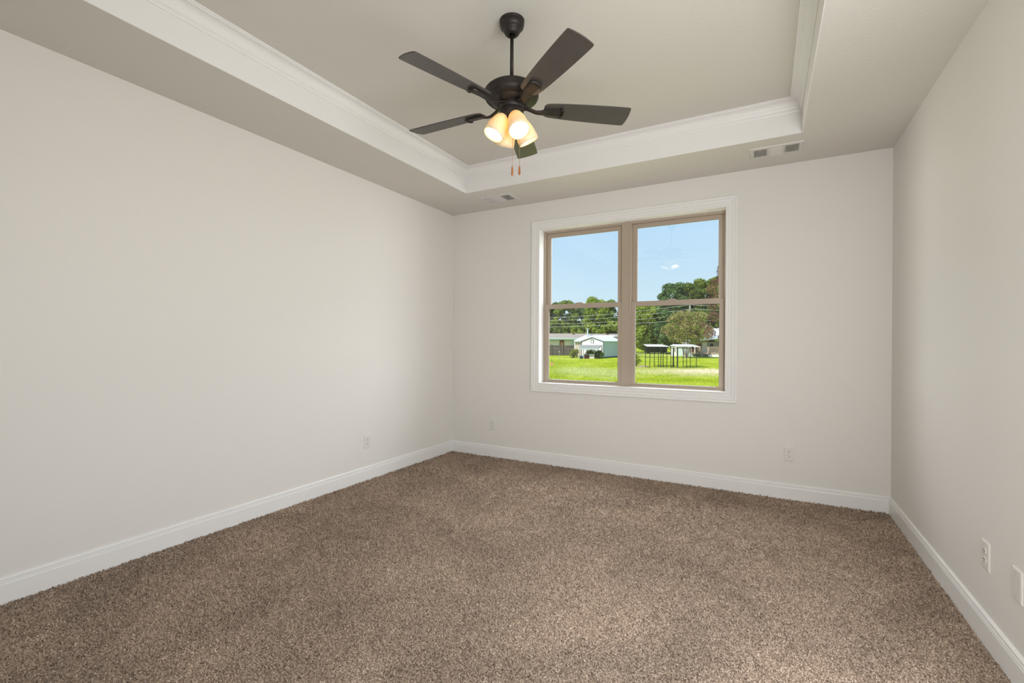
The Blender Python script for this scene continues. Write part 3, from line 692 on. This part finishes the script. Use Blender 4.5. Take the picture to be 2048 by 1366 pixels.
# --- kennels with dark posts
def kennel(label, qs, roofq, D0, thick=()):
    c0 = lat(sum(qs) / len(qs), D0); t = box_thing('dog_kennel', label, 'kennel', c0, D0)
    zt = zl(695, D0, qs[0]); g = lambda q, d=D0: lat(q, d) - c0
    for q in qs:
        r = .10 if q in thick else .05; dd = 0 if qs.index(q) % 2 == 0 else .25
        xq = lat(q, D0 + dd) - c0; bm = bmesh.new(); tube(bm, [(xq, dd, -.02), (xq, dd, zt)], r * .55, 8); link('post', bm, M['post'], t)
    for z in (.06, zt * .52, zt - .05):
        bm = bmesh.new(); tube(bm, [(g(qs[0]), .12, z), (g(qs[-1]), .12, z)], .018, 6); link('rail', bm, M['post'], t)
    if not thick: pbox('shade_strip', M['post'], t, g(qs[0], D0 + 2.4), 2.35, zt - .42, g(qs[-1], D0 + 2.4), 2.40, zt + .10)  # dark sheet standing in for the band of shade below the roof
    a, b = roofq; zf, zb = zl(693.2, D0, a), zl(689.2, D0 + 2.6, a)
    ng = 14; vs_ = []
    for i in range(ng + 1):
        u = i / ng; rip = .015 * (i % 2)
        for y, z in ((-.1, zf + rip), (2.6, zb + rip)):
            x = (g(a, D0) + .25 + u * (g(b, D0) - g(a, D0))) if y < 0 else (g(a, D0 + 2.6) + u * (g(b, D0 + 2.6) - g(a, D0 + 2.6)) * .8)
            vs_ += [(x, y, z), (x, y, z + .02)]
    fs = []
    for i in range(ng):
        k = 4 * i; fs += [(k, k + 2, k + 6, k + 4), (k + 1, k + 5, k + 7, k + 3), (k, k + 4, k + 5, k + 1), (k + 2, k + 3, k + 7, k + 6)]
    raw('roof', vs_, fs, M['white_metal'], t)
    return t
kennel('dark post kennel with a corrugated white roof, nearer the window mullion', [1291, 1300, 1309, 1317, 1322, 1326.5, 1334], (1287, 1333), 36.3)
kennel('dark post kennel with a corrugated white roof, nearer the house steps', [1342, 1347, 1355, 1366.5, 1373.5, 1381, 1393], (1344, 1394), 35.6, (1347, 1355))
# --- small white outbuilding behind the kennels
D0 = 72; c0 = lat(1367, D0); g = lambda q, d=D0: lat(q, d) - c0
t = box_thing('pump_house', 'small white and aqua shed behind the right hand kennel', 'shed', c0, D0, math.radians(-22))
zt = zl(692, D0, 1367)
pbox('wall', M['siding_teal'], t, g(1344), 0, 0, g(1392), 3, zt); pbox('front_panel', M['siding_white'], t, g(1343.5), -.06, 0, g(1356), 0, zt)
dd = pbox('window', M['lattice'], t, g(1347.5), -.12, zl(706, D0, 1350), g(1353.5), -.06, zl(695, D0, 1350)); pbox('pane', M['grey'], dd, g(1349), -.15, zl(704, D0, 1350), g(1352), -.12, zl(697, D0, 1350))
pbox('roof', M['white_metal'], t, g(1342), -.3, zt, g(1394), 3.3, zt + .12)

# --- porch house at the right
D0 = 68; rot = math.radians(-7); c0 = lat(1383, D0)
t = box_thing('porch_house', 'pale house with a raised railed porch and wooden steps at the right', 'house', c0, D0, rot)
g = lambda q, d=D0: (lat(q, d) - c0) / math.cos(rot)
fl = zl(706, D0, 1420); W_ = 9.0
pbox('porch_floor', M['deck'], t, .5, 0, fl - .12, W_, 2.2, fl)
pbox('skirt', M['lattice'], t, g(1415), .05, 0, W_, .12, fl - .12)
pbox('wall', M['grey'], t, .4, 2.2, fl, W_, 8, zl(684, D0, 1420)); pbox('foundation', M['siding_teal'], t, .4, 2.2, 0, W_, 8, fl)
pbox('wall_panel', M['lattice'], t, g(1411), 2.1, fl, g(1421), 2.2, zl(684, D0, 1420))
pbox('door', M['door_brown'], t, g(1391), 2.1, fl, g(1409), 2.19, zl(687, D0, 1420))
wf = pbox('window', M['lattice'], t, g(1425), 2.12, fl + .7, g(1434), 2.2, fl + 1.5); pbox('pane', M['dark_trim'], wf, g(1426), 2.08, fl + .78, g(1433), 2.13, fl + 1.42)
zA, zB = zl(682.2, D0, 1383), zl(672.6, D0 - 1, 1440)
vs_ = [(-.1, -.4, zA - .10), (W_, -.4, zB + .28), (W_, 3, zB + .48), (-.1, 3, zA + .10)]; vs_ += [(x, y, z + .22) for x, y, z in vs_]
raw('porch_roof', vs_, [(0, 3, 2, 1), (4, 5, 6, 7), (0, 1, 5, 4), (1, 2, 6, 5), (2, 3, 7, 6), (3, 0, 4, 7)], M['siding_teal'], t)
vs_ = [(2.2, 2.9, zB - .2), (W_, 2.9, zB + .3), (W_, 6, zB + 1.5), (3.4, 6, zB + 1.1)]; vs_ += [(x, y, z + .15) for x, y, z in vs_]
raw('roof', vs_, [(0, 3, 2, 1), (4, 5, 6, 7), (0, 1, 5, 4), (1, 2, 6, 5), (2, 3, 7, 6), (3, 0, 4, 7)], M['white_metal'], t)
for q in (1389.5, 1436.5): pbox('porch_post', M['lattice'], t, g(q) - .06, .02, fl, g(q) + .06, .14, zA + (q - 1389) * .012)
xs0, xs1 = g(1400), g(1413)
for i in range(3): st = pbox('step', M['deck'], t, xs0, -.3 * (3 - i), fl * (i + 1) / 4 - .05, xs1, -.3 * (3 - i) + .34, fl * (i + 1) / 4)
def railing(x0, y0, z0, x1, y1, z1, n):
    bm = bmesh.new(); tube(bm, [(x0, y0, z0 + .85), (x1, y1, z1 + .85)], .055, 6); r = link('handrail', bm, M['deck'], t)
    bm = bmesh.new(); tube(bm, [(x0, y0, z0 + .12), (x1, y1, z1 + .12)], .035, 6); link('bottom_rail', bm, M['deck'], r)
    for i in range(n):
        u = i / (n - 1); bm = bmesh.new(); x, y, z = x0 + (x1 - x0) * u, y0 + (y1 - y0) * u, z0 + (z1 - z0) * u
        tube(bm, [(x, y, z), (x, y, z + .85)], .03 if 0 < i < n - 1 else .05, 6); link('baluster', bm, M['deck'], r)
railing(xs0 - .05, -.95, 0, xs0 - .05, .0, fl, 5); railing(xs1 + .05, -.95, 0, xs1 + .05, 0, fl, 5)
railing(xs1 + .1, .05, fl, g(1441), .05, fl, 14); railing(.55, .05, fl, xs0 - .1, .05, fl, 5)

# --- trees
def leaves(blobs, n, size, seed, out=.62, stretch=1.0, droop=0):
    r = np.random.default_rng(seed); B = np.array(blobs, float); vol = B[:, 3] ** 2; k = r.choice(len(B), n, p=vol / vol.sum())
    d = r.normal(size=(n, 3)); d /= np.linalg.norm(d, axis=1)[:, None]; d[:, 2] = np.abs(d[:, 2]) * np.where(r.random(n) < .7, 1, -1)
    rad = B[k, 3] * (1.04 - np.abs(r.normal(0, .22, n)) + (r.random(n) < .12) * r.uniform(0, .28, n)); sc = B[k][:, 4:5] if B.shape[1] > 4 else 1.0
    c = B[k, :3] + d * rad[:, None] * np.concatenate([np.ones((n, 2)), np.ones((n, 1)) * stretch], 1)
    nrm = d * out + r.normal(size=(n, 3)) * (1 - out) * 1.3; nrm[:, 2] += .25; nrm /= np.linalg.norm(nrm, axis=1)[:, None]
    t = np.cross(nrm, r.normal(size=(n, 3))); t /= np.linalg.norm(t, axis=1)[:, None]; b = np.cross(nrm, t)
    s = size * r.uniform(.6, 1.4, n)[:, None]
    P = np.stack([c - t * s, c - b * s * .5 + nrm * s * .08, c + t * s, c + b * s * .5 - nrm * s * .08], 1).reshape(-1, 3)
    return P.tolist(), [(4 * i, 4 * i + 1, 4 * i + 2, 4 * i + 3) for i in range(n)]
def crown_blobs(w, h, z0, seed, nb=26, flat=.55):
    r = random.Random(seed); out = []
    for i in range(nb):
        u = r.random(); zz_ = z0 + h * (.12 + .80 * u); prof = math.sin(PI * min(1, max(0, (.10 + .86 * u)))) ** flat
        an = r.uniform(0, 2 * PI); rr = (w / 2) * prof * r.uniform(.30, .95); br = (w / 2) * r.uniform(.13, .30)
        x, y = rr * math.cos(an), rr * math.sin(an)
        zz_ = min(zz_, z0 + h - br * .8)
        out.append((x, y, max(zz_, z0 + br * .6), br))
    return out
def tree(name, label, q, ytop, wpx, d, kind, z_lo=.8, n=5200, size=.34, seed=0, group=None, trunk=True, bark='bark', flat=.55, cat='tree', nb=26):
    h_ = zl(ytop, d, q); w = wpx / F_PX * d
    t = box_thing(name, label, cat, lat(q, d), d, 0, group)
    bl = crown_blobs(w, h_ - z_lo, z_lo, seed, nb, flat)
    v, f = leaves(bl, n, size, seed + 1); raw('foliage', v, f, LM[kind], t)
    # inner branches and trunk
    r = random.Random(seed)
    if trunk:
        bm = bmesh.new(); hh = h_ * .55; tr = max(.03, h_ * .022)
        tube(bm, [(0, 0, -.05), (tr * .4, 0, hh * .5), (-tr, tr, hh)], [tr, tr * .8, tr * .5], 10); tk = link('trunk', bm, M[bark], t)
        bm = bmesh.new()
        for b in bl[::2]:
            z_ = r.uniform(.25, .9) * min(hh, b[2]); tube(bm, [(0, 0, z_), (b[0] * .5, b[1] * .5, (z_ + b[2]) / 2 + .1), (b[0], b[1], b[2])], [tr * .35, tr * .22, tr * .1], 5)
        link('branches', bm, M[bark], tk)
    return t, bl
bgt = [
 (1104, 603, 52, 104, 'dark', 'dark green woodland tree at the far left of the left window pane'),
 (1131, 597, 44, 99, 'mid', 'twin tipped green tree rising behind the long cream home'),
 (1160, 601, 46, 107, 'blue', 'bluish green tree behind the stove pipe, left of the tall rounded crown'),
 (1193, 590, 54, 94, 'bright', 'tallest bright green rounded tree in the left window pane'),
 (1229, 597, 52, 99, 'mid', 'green tree beside the window mullion in the left pane'),
 (1262, 606, 52, 102, 'dark', 'dark tree mostly hidden behind the window mullion'),
 (1296, 603, 56, 92, 'bright', 'light green tree left of the tall dark crown in the right pane'),
 (1321, 596, 44, 104, 'yellow', 'yellow green treetop below the left edge of the tall dark crown'),
 (1347, 561, 56, 84, 'blue', 'tall bluish dark tree starting the high treeline in the right pane'),
 (1380, 562, 56, 88, 'dark', 'dark green tree in the middle of the high treeline'),
 (1409, 554, 50, 92, 'mid', 'green tree right of the middle in the high treeline'),
 (1432, 545, 56, 96, 'yellow', 'yellow green tree at the right end of the high treeline'),
 (1470, 538, 60, 84, 'mid', 'tall green tree past the right edge of the window')]
for i, (q, yt, wp, d, kind, lab) in enumerate(bgt):
    tall = yt < 570
    tree('woodland_tree', lab, q, yt, wp * 1.25, d, kind, .3, 24000 if tall else 17000, .165, 40 + i * 7, 'woodland trees behind the neighbouring yards', flat=.35, nb=90 if tall else 64)
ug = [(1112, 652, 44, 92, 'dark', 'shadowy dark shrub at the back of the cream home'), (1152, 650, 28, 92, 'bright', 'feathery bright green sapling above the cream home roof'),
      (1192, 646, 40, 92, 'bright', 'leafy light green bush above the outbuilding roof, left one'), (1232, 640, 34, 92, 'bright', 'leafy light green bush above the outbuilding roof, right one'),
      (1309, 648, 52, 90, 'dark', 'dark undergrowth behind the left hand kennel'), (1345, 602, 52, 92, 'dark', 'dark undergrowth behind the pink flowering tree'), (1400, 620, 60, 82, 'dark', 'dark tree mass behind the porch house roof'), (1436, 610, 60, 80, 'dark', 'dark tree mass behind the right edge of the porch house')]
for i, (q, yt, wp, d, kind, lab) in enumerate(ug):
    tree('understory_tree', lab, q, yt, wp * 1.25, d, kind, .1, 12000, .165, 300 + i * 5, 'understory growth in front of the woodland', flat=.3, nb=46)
tree('broadleaf_sapling', 'bright broad leaved sapling beside the mullion in the right pane', 1271, 655, 26, 62, 'bright', 1.6, 2200, .15, 900, bark='barkm')
# pink flowering crepe myrtle
t, bl = tree('crepe_myrtle', 'pink flowering crepe myrtle with several slanting trunks', 1373, 624, 98, 62, 'pinktree', 1.9, 20000, .085, 77, trunk=False, flat=.6, nb=60)
v, f = leaves([(b[0], b[1], b[2], b[3] * 1.06) for b in bl if b[2] > 1.8], 7500, .075, 78); raw('blossoms', v, f, LM['blossom'], t)
for a_, h_ in ((-.9, 3.0), (-.35, 3.4), (.2, 3.3), (.8, 3.0)):
    bm = bmesh.new(); tube(bm, [(a_ * .12, 0, -.05), (a_ * .5, .1, 1.2), (a_ * 1.2, a_ * .3, h_)], [.09, .07, .03], 8); link('trunk', bm, M['barkm'], t)
# near purple leaved tree
t = box_thing('purple_plum', 'purple red leaved tree hanging in at the right edge of the window', 'tree', lat(1480, 24), 24)
r = random.Random(5); bl = []
for i in range(34):
    yy = r.uniform(548, 690); lo = 1405 + 22 * abs((yy - 625) / 75) ** 1.5 + (8 if yy < 560 else 0)
    q = r.uniform(lo, 1490); dd = r.uniform(-.6, .6); bl.append((lat(q, 24) - lat(1480, 24), dd, zl(yy, 24, 1450), r.uniform(.12, .30)))
for i in range(7): bl.append((lat(1437 - i % 3, 24) - lat(1480, 24), 0, zl(534 + i * 5, 24, 1437), .09))
v, f = leaves(bl, 9000, .034, 6, .4); raw('foliage', v, f, LM['plum'], t)
bm = bmesh.new(); tube(bm, [(0, 0, -.05), (.05, 0, 1.2), (0, .05, 3.0), (-.3, 0, 4.6)], [.11, .09, .06, .02], 10); tk = link('trunk', bm, M['bark'], t)
bm = bmesh.new()
for b in bl[::2]: tube(bm, [(.03, 0, b[2] * .75), (b[0] * .5, b[1] * .5, b[2] * .9), (b[0], b[1], b[2])], [.025, .016, .006], 5)
link('branches', bm, M['bark'], tk)
# shrubs
def shrub(name, label, q, ytop, wpx, d, kind, n, size, seed, stems=5):
    t = box_thing(name, label, 'shrub', lat(q, d), d); h_ = zl(ytop, d, q); w = wpx / F_PX * d; r = random.Random(seed)
    bl = [(r.uniform(-.32, .32) * w, r.uniform(-.3, .3) * w, h_ * r.uniform(.22, .8), w * r.uniform(.15, .28)) for _ in range(14)]
    v, f = leaves(bl, n, size, seed, .5); raw('foliage', v, f, LM[kind], t)
    bm = bmesh.new()
    for b in bl[:stems * 2]: tube(bm, [(b[0] * .15, b[1] * .15, -.03), (b[0] * .6, b[1] * .6, b[2] * .6), (b[0], b[1], b[2])], [.02, .014, .006], 5)
    link('stems', bm, M['bark'], t)
    return t
shrub('garden_shrub', 'olive green shrub at the end of the wooden fence', 1147, 698, 20, 59.5, 'olive', 2400, .065, 11)
shrub('climbing_plant', 'green climber growing under the lean-to roof', 1199, 699, 20, 58.4, 'mid', 1800, .07, 12)
shrub('potted_greenery', 'green plants behind the pale chest under the lean-to', 1182, 700, 26, 58.7, 'mid', 1800, .07, 13)
shrub('young_rose_bush', 'thin leggy shrub growing from the mulch beside the kennel', 1273, 701, 24, 37.2, 'mid', 900, .045, 14)
bm = bmesh.new(); lathe(bm, [(0, .16), (.25, .14), (.5, .07), (.62, 0), (0, 0)], 20); o = link('mulch_mound', bm, M['mulch'], None, True); place_in_yard(o, lat(1286, 37), 37); o.scale = (1, .8, 1)
tag(o, 'low mound of pale mulch at the foot of the leggy shrub', 'mulch')
# stakes and wires
t = box_thing('survey_stake', 'wooden survey stake with pink ribbon at the far left of the lawn', 'stake', lat(1104, 38), 38)
bm = bmesh.new(); bx(bm, -.02, -.012, -.02, .02, .012, zl(719, 38, 1099)); link('stake', bm, M['dark_trim'], t)
bm = bmesh.new(); zr = zl(726, 38, 1099)
for dx, dz in ((.10, -.16), (-.16, -.30), (-.10, -.22), (.04, -.26)):
    tube(bm, [(0, -.02, zr), (dx * .6, -.03, zr + dz * .3), (dx, -.03, zr + dz)], [.03, .035, .02], 5)
link('ribbon', bm, M['pink'], t)
t = box_thing('garden_lamp_post', 'thin pale rod with a white head standing in the lawn', 'rod', lat(1118.5, 55), 55)
bm = bmesh.new(); tube(bm, [(0, 0, -.05), (0, 0, zl(704, 55, 1118))], .022, 6); link('rod', bm, M['grey'], t)
bm = bmesh.new(); lathe(bm, [(0, 0), (.05, .02), (.06, .08), (0, .12)], 10, Matrix.Translation((0, 0, zl(704, 55, 1118)))); link('head', bm, M['siding_white'], t)
PD = 80; pa = lat(1379.5, PD)
t = box_thing('utility_pole', 'pale wooden utility pole rising behind the pink flowering tree', 'pole', pa, PD)
bm = bmesh.new(); tube(bm, [(0, 0, 0), (0, 0, zl(602, PD, 1380))], [.16, .11], 12); link('shaft', bm, M['pole'], t)
for yy in (609.5, 618, 628.5, 638.5): pbox('insulator', M['grey'], t, -.10, -.22, zl(yy, PD, 1380) - .06, .10, -.05, zl(yy, PD, 1380) + .06)
names = ('topmost', 'second', 'third', 'lowest')
wires = [[(1098.8, 634.9), (1235, 627.1), (1270, 622.9), (1379.5, 609.5)], [(1098.8, 640.8), (1235, 634.9), (1270, 631), (1379.5, 618)], [(1098.8, 647.8), (1235, 642.7), (1270, 639.6), (1379.5, 628.5)], [(1098.8, 653.6), (1235, 649.5), (1270, 647), (1379.5, 638.5)]]
def plan(px_):                                   # distance along the straight wire run for a bearing
    x2, d2 = lat(1379.5, PD), PD; x1, d1 = lat(900, 104), 104
    k = (px_ - 1024) / F_PX; # x = k d on the line
    s = (k * d2 - x2) / ((x1 - x2) - k * (d1 - d2)); return s, x2 + (x1 - x2) * s, d2 + (d1 - d2) * s
for wi, pts in enumerate(wires):
    S_, Zs = [], []
    for q, y in pts: s, x, d = plan(q); S_.append(s); Zs.append(zl(y, d, q))
    co = np.polyfit(S_, Zs, 2); P = []
    for i in range(25):
        s = i / 24; P.append(((lat(900, 104) - pa) * s, (104 - PD) * s, float(np.polyval(co, s))))
    bm = bmesh.new(); tube(bm, P, .021, 5); o = link('power_line', bm, M['wire']); place_in_yard(o, pa, PD)
    tag(o, '%s of the four power lines running left from the utility pole' % names[wi], 'wire', 'power lines across the yards')
    P = []; x9, d9 = lat(1560, 74), 74
    for i in range(13):
        s = i / 12; P.append(((x9 - pa) * s, (d9 - PD) * s, float(np.polyval(co, 0)) - .25 * s - 1.2 * s * (1 - s)))
    bm = bmesh.new(); tube(bm, P, .021, 5); o = link('power_line', bm, M['wire']); place_in_yard(o, pa, PD)
    tag(o, '%s of the power lines running right from the utility pole' % names[wi], 'wire', 'power lines across the yards')
